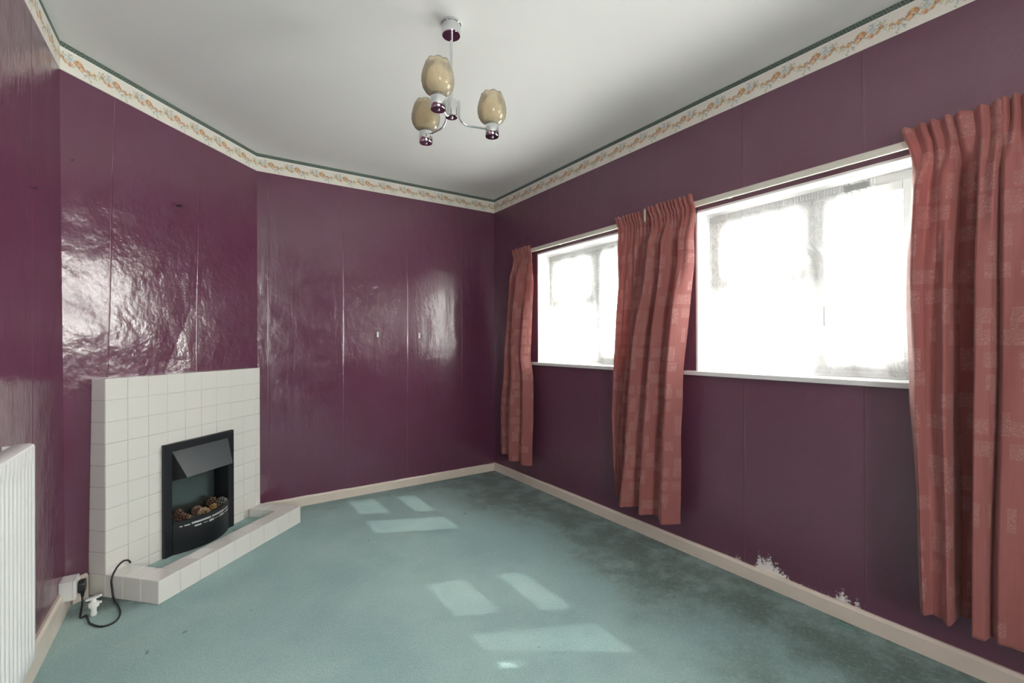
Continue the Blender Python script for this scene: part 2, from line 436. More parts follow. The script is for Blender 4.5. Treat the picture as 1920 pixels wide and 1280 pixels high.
# skirting boards (baseboards)
SK = 0.018
def skirt_prof(h): return [(0, 0), (SK, 0), (SK, h - 0.012), (SK - 0.008, h), (0, h)]
def skirting(name, a, b, nrm, h):
    a, b, nrm = Vector(a), Vector(b), Vector(nrm)
    n = 60; mb = MB(); pr = skirt_prof(h)
    for i in range(n + 1):
        q = a.lerp(b, i / n)
        for d, z in pr:
            jz = (noise.noise((q.x * 9, q.y * 9, 1.3)) * 0.003 if z > h * 0.6 else 0)
            p = q + nrm * d; mb.v.append((p.x, p.y, max(0, z + jz)))
    m = len(pr)
    for i in range(n):
        for j in range(m):
            mb.f.append((i * m + j, i * m + (j + 1) % m, (i + 1) * m + (j + 1) % m, (i + 1) * m + j))
    mb.f += [tuple(range(m)), tuple(range(n * m, n * m + m))]
    return struct(name, mb, M['skirting'])
skirting('baseboard_right', (XR, YR + 0.02, 0), (XR, YB, 0), (-1, 0, 0), 0.074)
skirting('baseboard_back', (XDB + 0.035, YB, 0), (XR - SK, YB, 0), (0, -1, 0), 0.070)
skirting('baseboard_left', (XL, YR + 0.02, 0), (XL, YDL_B - 0.004, 0), (1, 0, 0), 0.115)
skirting('baseboard_diagonal', (XL + 0.013, YDL_B + 0.012, 0), (-0.462, 3.025, 0), (0.695, -0.719, 0), 0.115)

# ------------------------------------------------------------------ wallpaper border (printed paper strip under the ceiling)
PER, BH = 0.176, 0.130
r0 = np.random.default_rng(21)
stamps = []
def st(u, v, a, b, an, col): stamps.append((u, v, a, b, an, col))
for i in range(70):                                   # trailing leaves
    u = r0.uniform(0, PER); v = 0.052 + 0.014 * math.sin(2 * PI * u / PER) + r0.normal(0, 0.0125)
    col = [(0.42, 0.44, 0.24), (0.33, 0.39, 0.25), (0.55, 0.52, 0.30), (0.45, 0.52, 0.47)][r0.integers(4)]
    st(u, v, r0.uniform(0.004, 0.0085), r0.uniform(0.0016, 0.003), r0.uniform(0, PI), col)
for i in range(46):                                   # blue sprigs
    u = [0.045, 0.118][i % 3 == 0] + r0.normal(0, 0.016); v = [0.066, 0.038][i % 3 == 0] + r0.normal(0, 0.011)
    st(u, v, r0.uniform(0.003, 0.006), r0.uniform(0.0015, 0.003), r0.uniform(0, PI), [(0.36, 0.47, 0.54), (0.52, 0.62, 0.66)][r0.integers(2)])
for cu, cv, sz in ((0.088, 0.064, 0.0175), (0.104, 0.050, 0.013), (0.055, 0.043, 0.012), (0.135, 0.046, 0.0105), (0.020, 0.060, 0.009), (0.033, 0.046, 0.008), (0.160, 0.052, 0.009)):   # roses
    st(cu, cv, sz, sz * 0.85, 0.4, (0.62, 0.36, 0.20))
    for j in range(11):
        an = r0.uniform(0, 2 * PI); rr = sz * r0.uniform(0.25, 0.85)
        st(cu + rr * math.cos(an), cv + rr * math.sin(an) * 0.85, sz * 0.42, sz * 0.25, an + PI / 2,
           [(0.72, 0.44, 0.27), (0.52, 0.24, 0.12), (0.80, 0.60, 0.42), (0.46, 0.22, 0.13), (0.70, 0.52, 0.22)][r0.integers(5)])
for i in range(22):                                   # dark buds and yellow specks
    u = r0.uniform(0, PER); v = 0.055 + r0.normal(0, 0.014)
    st(u, v, 0.004, 0.002, r0.uniform(0, PI), [(0.25, 0.17, 0.13), (0.74, 0.60, 0.27)][i % 2])
def border_color(u, v):
    uu = np.mod(u, PER)
    col = np.empty(u.shape + (3,), np.float32); col[:] = (0.80, 0.765, 0.70)
    for (su, sv, a, b, an, cc) in stamps:
        du = np.mod(uu - su + PER / 2, PER) - PER / 2; dv = v - sv
        ca, sa = math.cos(an), math.sin(an)
        d = ((du * ca + dv * sa) / a) ** 2 + ((-du * sa + dv * ca) / b) ** 2
        al = np.clip((1.25 - d) * 2.2, 0, 0.92)[..., None]
        col = col * (1 - al) + np.array(cc, np.float32) * al
    band = (v > BH - 0.026) & (v < BH - 0.003)
    tq = np.mod(u, 0.012) / 0.012
    chain = np.abs(np.abs(tq - 0.5) * 2 - (v - (BH - 0.026)) / 0.023) < 0.20
    col[band] = (0.055, 0.085, 0.075)
    col[band & chain] = (0.17, 0.22, 0.19)
    col[(v > BH - 0.031) & (v <= BH - 0.027)] = (0.88, 0.86, 0.80)
    return col
def border(name, A, B, nrm, nx_step=0.0032, flip=1):
    A, B, nrm = np.array(A, float), np.array(B, float), np.array(nrm, float)
    L = np.linalg.norm(B - A); n = max(2, int(L / nx_step)); m = 44
    t = np.linspace(0, L, n)[:, None] * np.ones((1, m)); v = np.linspace(0, BH, m)[None, :] * np.ones((n, 1))
    D = (B - A) / L
    off = 0.0022 + 0.0006 * np.sin(t * 9)
    P = A + t[..., None] * D + off[..., None] * nrm; P[..., 2] = H - BH + v
    P[:, 0, :] -= 0 * nrm
    col = border_color(t * flip, v)
    # close the strip back to the wall (top and bottom returns)
    Pb = P[:, :1] - nrm * 0.006; Pt = P[:, -1:] - nrm * 0.006
    P = np.concatenate([Pb, P, Pt], 1); col = np.concatenate([col[:, :1], col, col[:, -1:]], 1)
    o = place(name, grid_mesh(name, P, M['border'], attrcol=('print', col), smooth=False)); o['kind'] = 'structure'
    return o
border('trim_1', (XR, YR, 0), (XR, YB, 0), (-1, 0, 0))
border('trim_2', (XDB, YB, 0), (XR, YB, 0), (0, -1, 0))
dv = np.array([XDB - XL, YB - YDL_T, 0.0]); dv /= np.linalg.norm(dv)
border('trim_3', (XL - 0.010 * dv[0], YDL_T - 0.010 * dv[1], 0), (XDB, YB + 0.0, 0), (dv[1], -dv[0], 0))
border('trim_4', (XL, YR, 0), (XL, YDL_T, 0), (1, 0, 0))

# ------------------------------------------------------------------ windows
def ring(mb, x0, x1, y0, y1, z0, z1, w):
    mb.box((x0, y0, z0), (x1, y0 + w, z1)); mb.box((x0, y1 - w, z0), (x1, y1, z1))
    mb.box((x0, y0 + w, z0), (x1, y1 - w, z0 + w)); mb.box((x0, y0 + w, z1 - w), (x1, y1 - w, z1))
def window(n, y0, y1):
    root = empty('window_%d' % n, (0, 0, 0)); root['kind'] = 'structure'
    lin = MB(); t = 0.012
    lin.box((XR - 0.001, y0, ZS), (XR + WT, y0 + t, ZH)); lin.box((XR - 0.001, y1 - t, ZS), (XR + WT, y1, ZH))
    lin.box((XR - 0.001, y0, ZH - t), (XR + WT, y1, ZH))
    lin.build('window_reveal', M['reveal'], root)
    sill = MB().box((XR - 0.030, y0 - 0.055, ZS - 0.010), (XR + 0.001, y1 + 0.065, ZS + 0.014)).box((XR - 0.001, y0, ZS - 0.010), (XR + WT, y1, ZS + 0.014))
    sill.build('window_sill', M['white_paint'], root, bevel=0.004)
    a, b, z0, z1 = y0 + t, y1 - t, ZS + 0.014, ZH - t
    fx = XR + 0.145
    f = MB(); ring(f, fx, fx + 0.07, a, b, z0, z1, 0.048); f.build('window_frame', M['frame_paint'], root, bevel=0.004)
    ym = y0 + 0.425
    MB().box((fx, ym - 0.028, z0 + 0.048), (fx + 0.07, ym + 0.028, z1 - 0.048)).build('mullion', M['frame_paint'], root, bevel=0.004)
    zt = 1.525
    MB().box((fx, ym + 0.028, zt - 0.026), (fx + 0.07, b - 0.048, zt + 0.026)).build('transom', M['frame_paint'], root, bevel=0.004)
    def sash(ya, yb, za, zb, wd, xo):
        q = MB(); ring(q, fx + xo, fx + xo + 0.05, ya, yb, za, zb, wd)
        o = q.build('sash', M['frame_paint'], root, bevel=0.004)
        MB().box((fx + xo + 0.02, ya + wd - 0.004, za + wd - 0.004), (fx + xo + 0.026, yb - wd + 0.004, zb - wd + 0.004)).build('window_pane', M['glass'], o)
        return o
    sash(a + 0.044, ym - 0.024, z0 + 0.044, z1 - 0.044, 0.040, -0.012)
    sash(ym + 0.024, b - 0.044, zt + 0.022, z1 - 0.044, 0.046, -0.012)
    sash(ym + 0.024, b - 0.044, z0 + 0.044, zt - 0.022, 0.020, 0.012)
    hd = MB().box((fx - 0.020, ym - 0.050, 1.34), (fx - 0.011, ym - 0.036, 1.40)); hd.tube([(fx - 0.016, ym - 0.043, 1.39), (fx - 0.045, ym - 0.043, 1.385), (fx - 0.048, ym - 0.043, 1.30)], 0.005, 8)
    hd.build('casement_handle', M['white_paint'], root, smooth=True)
    # outer sill and outside reveal edge in masonry
    MB().box((XR + WT, y0 - 0.04, ZS - 0.07), (XR + WT + 0.06, y1 + 0.04, ZS - 0.011)).build('outer_sill', M['reveal'], root)
    return root
for i, (a, b) in enumerate(WIN): window(i + 1, a, b)
r4 = empty('window_4'); r4['kind'] = 'structure'  # added unseen window behind the camera, for frontal fill light
f = MB(); fy = YR - 0.15; xm = (RW[0] + RW[1]) / 2
for xa, xb in ((RW[0], RW[0] + 0.05), (xm - 0.03, xm + 0.03), (RW[1] - 0.05, RW[1])): f.box((xa, fy, RW[2]), (xb, fy + 0.07, RW[3]))
f.box((RW[0], fy, RW[2]), (RW[1], fy + 0.07, RW[2] + 0.05)); f.box((RW[0], fy, RW[3] - 0.05), (RW[1], fy + 0.07, RW[3]))
f.build('window_frame', M['white_paint'], r4)
MB().box((RW[0] + 0.04, fy + 0.03, RW[2] + 0.04), (RW[1] - 0.04, fy + 0.036, RW[3] - 0.04)).build('window_pane', M['glass'], r4)
# daylight sampling portals in the openings (guide sky light; they give none themselves)
def portal(loc, rot, sx, sy):
    l = bpy.data.lights.new('sky_portal', 'AREA'); l.shape = 'RECTANGLE'; l.size = sx; l.size_y = sy
    l.cycles.is_portal = True
    o = bpy.data.objects.new('sky_portal', l); COL.objects.link(o); o.location = loc; o.rotation_euler = rot
for a, b in WIN: portal((XR + WT - 0.01, (a + b) / 2, (ZS + ZH) / 2), (0, PI / 2, 0), ZH - ZS, b - a)
portal((xm, YR - WT + 0.01, (RW[2] + RW[3]) / 2), (PI / 2, 0, 0), RW[1] - RW[0], RW[3] - RW[2])

# ------------------------------------------------------------------ lace net curtains
def sst(x): x = np.clip(x, 0, 1); return x * x * (3 - 2 * x)
LW, LH = 0.118, 0.136
def curve_pts():
    pts = []
    for sx in (-1, 1):
        th = np.linspace(0.2, 4.6 * PI, 150); r = 0.0225 * (1 - th / (5.0 * PI)) + 0.002
        cx, cy = sx * 0.030, 0.016
        pts += [(cx + sx * rr * math.cos(t), cy + rr * math.sin(t), 0.0017) for t, rr in zip(th, r)]
        th = np.linspace(0, 3.4 * PI, 90); r = 0.0125 * (1 - th / (3.8 * PI)) + 0.0015
        pts += [(sx * 0.036 + sx * rr * math.cos(-t), -0.036 + rr * math.sin(-t), 0.0014) for t, rr in zip(th, r)]
        t = np.linspace(0, 1, 60)
        pts += [(sx * (0.004 + 0.052 * q), 0.062 - 0.045 * q * q, 0.0016) for q in t]
        pts += [(sx * (0.010 + 0.030 * math.sin(PI * q)), -0.060 + 0.060 * q, 0.0013) for q in t]
    th = np.linspace(0, 2 * PI, 80)
    pts += [(0.0085 * math.cos(t), -0.012 + 0.022 * math.sin(t), 0.0021) for t in th]
    pts += [(0.0, 0.03 + 0.03 * q, 0.0022) for q in np.linspace(0, 1, 25)]
    return pts
_cp = curve_pts()
_G = 236; _tile = np.zeros((_G, _G), np.float32)
gx = (np.arange(_G) + 0.5) / _G * LW; gz = (np.arange(_G) + 0.5) / _G * LH
for (cx, cz, rr) in _cp:
    for ox in (-LW, 0, LW):
        for oz in (-LH, 0, LH):
            X0, Z0 = cx + LW / 2 + ox, cz + LH / 2 + oz
            i0, i1 = np.searchsorted(gx, X0 - 0.004), np.searchsorted(gx, X0 + 0.004)
            j0, j1 = np.searchsorted(gz, Z0 - 0.004), np.searchsorted(gz, Z0 + 0.004)
            if i1 <= i0 or j1 <= j0: continue
            d = np.hypot(gx[i0:i1, None] - X0, gz[None, j0:j1] - Z0)
            _tile[i0:i1, j0:j1] = np.maximum(_tile[i0:i1, j0:j1], np.clip((rr + 0.0007 - d) / 0.0012, 0, 1))
def lace_pattern(sv, zv):
    i = (np.mod(sv, LW) / LW * _G).astype(int) % _G; j = (np.mod(zv, LH) / LH * _G).astype(int) % _G
    return _tile[i, j]
def lace(name, yl, yr, z0, z1, x, label, cat, seed, flare=0.0, slant=None, waves=7, amp=0.007, ground=0.68, border_z=None, gap=None):
    n, m = 400, 360
    t = np.linspace(0, 1, n)[:, None] * np.ones((1, m)); wv = np.linspace(0, 1, m)[None, :] * np.ones((n, 1))    # wv 0 bottom .. 1 top
    z = z0 + (z1 - z0) * wv
    rg = np.random.default_rng(seed); ph = rg.uniform(0, 6, 4)
    left = yl + flare * (1 - wv) ** 4; right = np.full_like(left, yr)
    if slant is not None:
        dz = 1 - wv
        left = yl - slant[0] * dz ** 1.2; right = yr - slant[1] * dz ** 1.2
    if gap is not None: right = right - gap * sst((1.72 - z) / 0.12)
    y = left + (right - left) * t
    xo = amp * (np.sin(2 * PI * waves * t + ph[0] + 1.2 * np.sin(2 * PI * t + ph[1])) + 0.5 * np.sin(2 * PI * waves * 2.3 * t + ph[2])) * (0.55 + 0.45 * (1 - wv))
    top = wv > 0.965
    xo = np.where(top, 0.0035 * np.sin(2 * PI * 60 * t), xo)
    P = np.stack([x + xo, y, z], -1)
    sc = t * abs(yl - yr) * 1.12
    pat = lace_pattern(sc, z)
    zone = np.ones_like(pat) if border_z is None else np.clip((z - border_z) / 0.03, 0, 1)
    side = np.clip((0.13 - sc) / 0.02, 0, 1) * (1 if border_z is not None else 0)
    mid = np.clip((0.10 - np.abs(sc - 0.60)) / 0.02, 0, 1) * (1 if border_z is not None else 0)
    zone = np.maximum(np.maximum(zone, side), mid)
    sprig = lace_pattern(sc * 2.6 + 0.02, z * 2.6) * (np.mod(np.floor(sc / 0.09) + np.floor(z / 0.09), 3) == 0)
    val = ground + 0.32 * np.maximum(pat * zone, 0.7 * sprig * (1 - zone))
    val = np.where(top, 0.9, val)
    val = np.where(wv < 0.02, 0.92, val)
    o = place(name, grid_mesh(name, P, M['lace'], attr=('lace', np.clip(val, 0, 1))))
    return tag(o, label, cat, 'net curtains at the windows')
lx = XR + 0.110
lace('lace_net_curtain', 3.088, 2.13, 1.072, 1.945, lx, 'white lace net hanging in the far window, left of the middle curtains', 'net curtain', 3, flare=0.0, border_z=1.60, ground=0.66)
lace('lace_net_curtain', 1.592, 0.795, 1.072, 1.945, lx, 'wide white scroll-patterned lace net covering the near window', 'net curtain', 5, border_z=1.56, gap=0.10)
lace('sheer_drape', 0.905, 0.80, 1.072, 1.930, XR + 0.080, 'narrow gathered sheer drape slanting down the right side of the near window', 'net curtain', 9, slant=(0.165, 0.06), gap=0.10, waves=3, amp=0.010, ground=0.74)

# ------------------------------------------------------------------ curtain rail
rail = empty('curtain_rail', (XR - 0.035, 1.6, 2.0))
tag(rail, 'long cream plastic curtain rail running above both windows', 'curtain rail')
prof = [(-0.008, -0.016), (0.004, -0.016), (0.004, 0.016), (-0.006, 0.016), (-0.012, 0.010), (-0.012, -0.010)]
MB().prism([(p[0], p[1]) for p in prof], 'y', -2.6, 1.70).build('rail_track', M['rail'], rail)
for yb_ in (-1.85, -1.0, -0.2, 0.5, 1.2, 1.62):
    MB().box((0.003, yb_ - 0.01, -0.010), (0.037, yb_ + 0.01, 0.012)).build('bracket', M['rail'], rail)

# ------------------------------------------------------------------ curtains
def interp(tab, z):
    zs = np.array([p[0] for p in tab])[::-1]; vs = np.array([p[1] for p in tab])[::-1]
    v = np.interp(z, zs, vs)
    return v
def smooth1(a, k):
    ker = np.hanning(k + 2)[1:-1]; ker /= ker.sum()
    return np.convolve(np.pad(a, (k, k), mode='edge'), ker, 'same')[k:-k]
def curtain(label, L, Rr, ztop, zbot, stand, prof, amp, n_top, seed, hem=0.0, omega=0.0):
    n, m = 260, 190
    t = np.linspace(0, 1, n); wv = np.linspace(0, 1, m)                       # wv 0 top .. 1 bottom
    rg = np.random.default_rng(seed)
    z1 = ztop + (zbot - ztop) * wv
    yl = smooth1(interp(L, z1), 15); yr = smooth1(interp(Rr, z1), 15)
    T, W = np.meshgrid(t, wv, indexing='ij')
    pt = np.array([p[0] for p in prof]); pv = np.array([p[1] for p in prof])
    body = smooth1(np.interp(t, pt, pv), 7)
    mid = 0.75 * body + 0.25 * (0.5 + 0.5 * np.sin(2 * PI * (n_top * 0.5) * t + rg.uniform(0, 6)))
    warp = t + 0.02 * np.sin(2 * PI * 1.5 * t + rg.uniform(0, 6)) + 0.012 * np.sin(2 * PI * 4 * t + rg.uniform(0, 6))
    pl = 0.5 + 0.5 * np.sin(2 * PI * n_top * warp)
    pl = pl ** 0.7
    hz = (ztop - (ztop + (zbot - ztop) * W))                                   # metres below the top edge
    k1 = sst((hz - 0.065) / 0.20); k2 = sst((hz - 0.15) / 0.5)
    dep = (pl[:, None] * 0.018) * (1 - k1) + (mid[:, None] * amp * 0.75) * k1 * (1 - k2) + (body[:, None] * amp) * k1 * k2
    pinch = np.exp(-((hz - 0.068) / 0.016) ** 2)
    dep = dep * (1 - 0.45 * pinch) + 0.004 * np.sin(23 * T + 9 * W + seed) * k1
    dep += 0.0045 * np.sin(5.0 * W * 2 + 11 * T + seed) * k1
    y = yl[None, :] + (yr - yl)[None, :] * T
    y -= omega * np.gradient(body, t)[:, None] * k1 * k2 * np.sign(yr - yl)[None, :]
    x = XR - stand - dep
    z = z1[None, :] + 0 * T
    z = z + 0.010 * (pl[:, None] - 0.5) * np.exp(-(hz / 0.03) ** 2)
    z = z - hem * (T - 0.5) * sst((W - 0.6) / 0.4) - 0.012 * (body[:, None] - 0.5) * sst((W - 0.85) / 0.15)
    P = np.stack([x, y, z], -1)
    # cloth arc length for the weave
    d = np.sqrt((np.diff(P[:, m // 2, 0])) ** 2 + (np.diff(P[:, m // 2, 1])) ** 2); arc = np.concatenate([[0], np.cumsum(d)])
    uv = np.stack([arc[:, None] + 0 * W + seed * 0.37, z], -1)
    o = place('curtain', grid_mesh('curtain', P, M['curtain'], uv=uv))
    md = o.modifiers.new('thickness', 'SOLIDIFY'); md.thickness = 0.0025; md.offset = 0
    return tag(o, label, 'curtain', 'rose damask curtains along the window wall')
c1L = [(2.035, 3.405), (1.948, 3.366), (1.606, 3.409), (1.243, 3.463), (0.952, 3.478), (0.611, 3.524), (0.19, 3.541)]
c1R = [(2.035, 3.129), (1.728, 3.056), (1.404, 3.084), (1.09, 3.124), (0.972, 3.087), (0.59, 3.075), (0.19, 3.092)]
curtain('narrow rose damask curtain beside the far room corner', c1L, c1R, 2.038, 0.215, 0.050,
        [(0, .45), (.10, .6), (.2, .2), (.30, .30), (.50, 1.0), (.55, .95), (.68, .30), (.72, .25), (.82, .75), (.86, .75), (1, .2)], 0.110, 8, 1, hem=0.03)
AL = [(2.048, 2.171), (1.959, 2.137), (1.724, 2.138), (1.271, 2.150), (0.917, 2.176), (0.723, 2.194), (0.441, 2.179), (0.179, 2.129)]
AR = [(2.040, 1.863), (1.906, 1.840), (1.521, 1.866), (1.294, 1.920), (1.055, 1.951), (0.586, 2.005), (0.198, 2.050)]
curtain('shaded narrow rose curtain, left one of the overlapping pair between the windows', AL, AR, 2.045, 0.205, 0.051,
        [(0, .3), (.1, .75), (.2, .35), (.3, .6), (.42, .2), (.55, .7), (.68, .3), (.8, .65), (.9, .2), (1, .3)], 0.070, 11, 2, hem=0.05)
BL = [(2.050, 1.887), (1.901, 1.831), (1.518, 1.849), (1.294, 1.903), (1.056, 1.934), (0.591, 1.987), (0.148, 2.036)]
BR = [(2.019, 1.579), (1.960, 1.556), (1.679, 1.551), (1.493, 1.575), (1.185, 1.611), (1.034, 1.625), (0.887, 1.623), (0.705, 1.636), (0.520, 1.638), (0.242, 1.651)]
curtain('sunlit rose curtain with bright folds, right one of the pair between the windows', BL, BR, 2.048, 0.198, 0.070,
        [(0, .95), (.05, 1.0), (.19, .38), (.24, .30), (.40, .95), (.44, .95), (.57, .34), (.63, .28), (.80, .92), (.84, .95), (1, .25)], 0.120, 11, 3, hem=0.02)
CL = [(2.040, 0.655), (1.962, 0.624), (1.889, 0.617), (1.532, 0.629), (1.351, 0.630), (1.100, 0.624), (0.997, 0.625), (0.647, 0.606), (0.381, 0.600), (0.248, 0.595)]
CR = [(2.057, 0.360), (1.658, 0.365), (1.295, 0.369), (0.930, 0.376), (0.562, 0.386), (0.232, 0.394)]
curtain('large rose damask curtain at the right edge of the near window', CL, CR, 2.055, 0.222, 0.052,
        [(0, .30), (.11, .85), (.15, .95), (.22, .72), (.36, .70), (.46, .95), (.49, .90), (.53, .05), (.72, .0), (.755, .80), (.78, .95), (.92, .85), (1, .1)], 0.125, 7, 4, hem=0.02)
DL = [(2.065, 0.392), (1.663, 0.396), (1.296, 0.400), (0.928, 0.404), (0.557, 0.412), (0.243, 0.418)]
DR = [(2.065, 0.060), (1.600, 0.045), (1.000, 0.050), (0.243, 0.040)]
curtain('rose damask curtain partly cut off by the right frame edge, next to the large one', DL, DR, 2.058, 0.215, 0.050,
        [(0, .15), (.10, .9), (.25, .8), (.36, .25), (.46, .85), (.58, .35), (.7, .9), (.8, .3), (1, .6)], 0.110, 9, 5)
hk = MB(); hk.box((-0.004, -0.005, -0.036), (0.0, 0.005, 0.036)); hk.tube([(-0.003, 0, 0.030), (-0.010, 0, 0.040), (-0.003, 0, 0.046)], 0.0022, 8)
o = hk.build('curtain_hook', M['rail'], None, bevel=0.0015, loc=(XR - 0.0835, 1.902, 2.000))
tag(o, 'pale plastic curtain hook clipped at the top of the middle curtains', 'hook')

# ------------------------------------------------------------------ tiled corner fireplace (local x along the breast, -y into the room)
FA = math.radians(44.0); FO = Vector((-0.380, 2.962, 0.0))
FM = Matrix.Translation(FO) @ Matrix.Rotation(FA, 4, 'Z')
fp = empty('tiled_fireplace', FO, FA)
tag(fp, 'white tiled corner fireplace surround with a low U-shaped tiled kerb', 'fireplace')
PW, PH, PT = 1.012, 1.056, 0.108
TK = 0.004
fu0, fu1, fz0, fz1 = 0.298, 0.745, 0.040, 0.662     # hole for the fire
sur = MB()
sur.box((TK, TK, 0), (fu0, PT, PH - TK)); sur.box((fu1, TK, 0), (PW, PT, PH - TK))
sur.box((fu0, TK, fz1), (fu1, PT, PH - TK)); sur.box((fu0, TK, 0), (fu1, PT, fz0)); sur.box((fu0, PT - 0.008, fz0), (fu1, PT, fz1))
surround = sur.build('surround', M['grout'], fp)
HD, CW, HH, CI = 0.312, 0.110, 0.110, 0.055
kb = MB()
kb.box((TK, -HD + TK, 0), (PW + 0.008, -HD + CW - TK, HH - TK)); kb.box((TK, -HD + CW - TK, 0), (CW - TK, TK, HH - TK)); kb.box((PW + 0.008 - CW + TK, -HD + CW - TK, 0), (PW + 0.008, TK, HH - TK))
kerb = kb.build('hearth_kerb', M['grout'], fp)
MB().box((CW - TK, -HD + CW - TK, 0.0), (PW + 0.008 - CW + TK, TK - 0.001, CI)).build('hearth_carpet', M['carpet'], fp)
_tc = {}
def tile_mesh(w_, h_):
    key = (round(w_, 4), round(h_, 4))
    if key not in _tc:
        a, b, cz = w_ / 2, h_ / 2, 0.0016
        vs = [(-a, 0, -b), (a, 0, -b), (a, 0, b), (-a, 0, b), (-a, -TK + cz, -b), (a, -TK + cz, -b), (a, -TK + cz, b), (-a, -TK + cz, b),
              (-a + cz, -TK, -b + cz), (a - cz, -TK, -b + cz), (a - cz, -TK, b - cz), (-a + cz, -TK, b - cz)]
        fs = [(0, 1, 5, 4), (1, 2, 6, 5), (2, 3, 7, 6), (3, 0, 4, 7), (4, 5, 9, 8), (5, 6, 10, 9), (6, 7, 11, 10), (7, 4, 8, 11), (8, 9, 10, 11)]
        me = bpy.data.meshes.new('tile'); me.from_pydata(vs, [], fs); me.materials.append(M['tile']); me.update()
        _tc[key] = me
    return _tc[key]
rt = random.Random(5)
def tile(parent, w_, h_, loc, face):
    g = 0.0018
    rot = {'front': (0, 0, 0), 'left': (0, 0, -PI / 2), 'right': (0, 0, PI / 2), 'top': (-PI / 2, 0, 0)}[face]
    j = lambda: rt.uniform(-0.005, 0.005)
    return place('tile', tile_mesh(w_ - g, h_ - g), parent, loc, (rot[0] + (j() if face != 'left' else 0), rot[1], rot[2] + j()))
TP, TR = 0.108, PH / 10
for r in range(10):
    zt, zb = PH - r * TR, PH - (r + 1) * TR
    for q in range(10):
        ua, ub = q * TP, min((q + 1) * TP, PW)
        if r == 9 and (q == 0 or ub > PW - CW * 0.5): continue
        rects = [(ua, ub, zb, zt)]
        if ua < fu1 and ub > fu0 and zb < fz1 - 0.002:
            rects = []
            lx_, rx_ = ua < fu0 - 0.006, ub > fu1 + 0.006
            if zt > fz1 + 0.008 and (lx_ or rx_):             # tile notched round the corner of the fire
                g = 0.0009; a_, b_, l_, h_ = ua + g, ub - g, zb + g, zt - g
                poly = [(a_, l_), (fu0, l_), (fu0, fz1), (b_, fz1), (b_, h_), (a_, h_)] if lx_ else [(fu1, l_), (b_, l_), (b_, h_), (a_, h_), (a_, fz1), (fu1, fz1)]
                MB().prism(poly, 'y', 0.0, TK).build('tile', M['tile'], surround)
                continue
            if ua < fu0 - 0.006: rects.append((ua, fu0, zb, zt))
            if ub > fu1 + 0.006: rects.append((fu1, ub, zb, zt))
            if zt > fz1 + 0.008:
                rects.append((max(ua, fu0), min(ub, fu1), fz1, zt))
        for (a, b, c0_, c1_) in rects:
            if r == 9: c0_ = max(c0_, CI - 0.02)
            tile(surround, b - a, c1_ - c0_, ((a + b) / 2, TK, (c0_ + c1_) / 2), 'front')
    tile(surround, PT - 0.002, TR, (TK, PT / 2 + 0.002, (zt + zb) / 2), 'left')
for q in range(10):                                             # top edge of the surround
    ua, ub = q * TP, min((q + 1) * TP, PW)
    tile(surround, ub - ua, PT - 0.002, ((ua + ub) / 2, PT / 2 + 0.002, PH - TK), 'top')
KW = PW + 0.008
nf = 9; pf = KW / nf
for q in range(nf):
    tile(kerb, pf, HH, ((q + .5) * pf, -HD + TK, HH / 2), 'front')
    tile(kerb, pf, CW, ((q + .5) * pf, -HD + CW / 2, HH - TK), 'top')
for q in range(3):
    dd = HD / 3
    tile(kerb, dd, HH, (TK, -HD + (q + .5) * dd, HH / 2), 'left')
for q in range(2):
    dd = (HD - CW) / 2
    tile(kerb, CW, dd, (CW / 2, -HD + CW + (q + .5) * dd, HH - TK), 'top')
    tile(kerb, CW, dd, (KW - CW / 2, -HD + CW + (q + .5) * dd, HH - TK), 'top')
    tile(kerb, dd, HH - CI + 0.004, (KW - CW + TK, -HD + CW + (q + .5) * dd, (HH + CI) / 2), 'left')
for (su, sz) in ((0.251, 0.514), (0.767, 0.523)):
    MB().lathe([(0.0042, 0), (0.0042, 0.002), (0.002, 0.004)], n=12).build('screw_cap', M['chrome'], fp, smooth=True, loc=(su, -0.0005, sz)).rotation_euler = (PI / 2, 0, 0)

# ------------------------------------------------------------------ electric fire
ef = empty('electric_fire', FM @ Vector((0.5215, -0.002, 0.056)), FA)
tag(ef, 'black inset electric fire with sloping hood and bowed fret in the tiled surround', 'electric fire')
hw, zt_, bw = 0.2365, 0.617, 0.045      # local: x centred, z from the hearth carpet
y0, y1 = -0.020, 0.000
MB().hexa([(-hw, y0, 0), (-hw + bw, y0, 0), (-hw + bw, y1, 0), (-hw, y1, 0), (-hw, y0, zt_), (-hw + bw, y0, zt_ - bw), (-hw + bw, y1, zt_ - bw), (-hw, y1, zt_)]).build('frame_bar', M['black_metal'], ef, bevel=0.0015)
MB().hexa([(hw - bw, y0, 0), (hw, y0, 0), (hw, y1, 0), (hw - bw, y1, 0), (hw - bw, y0, zt_ - bw), (hw, y0, zt_), (hw, y1, zt_), (hw - bw, y1, zt_ - bw)]).build('frame_bar', M['black_metal'], ef, bevel=0.0015)
MB().hexa([(-hw + bw, y0, zt_ - bw), (hw - bw, y0, zt_ - bw), (hw - bw, y1, zt_ - bw), (-hw + bw, y1, zt_ - bw), (-hw, y0, zt_), (hw, y0, zt_), (hw, y1, zt_), (-hw, y1, zt_)]).build('frame_bar', M['black_metal'], ef, bevel=0.0015)
iw = hw - bw
fb = MB()
fb.box((-iw - 0.008, -0.004, 0.0), (-iw, 0.085, zt_ - bw + 0.01)); fb.box((iw, -0.004, 0.0), (iw + 0.008, 0.085, zt_ - bw + 0.01))
fb.box((-iw, -0.004, zt_ - bw), (iw, 0.085, zt_ - bw + 0.010)); fb.box((-iw, 0.0, 0.0), (iw, 0.085, 0.008)); fb.box((-iw - 0.008, 0.085, 0), (iw + 0.008, 0.092, zt_ - bw + 0.01))
fb.build('firebox', M['black_metal'], ef)
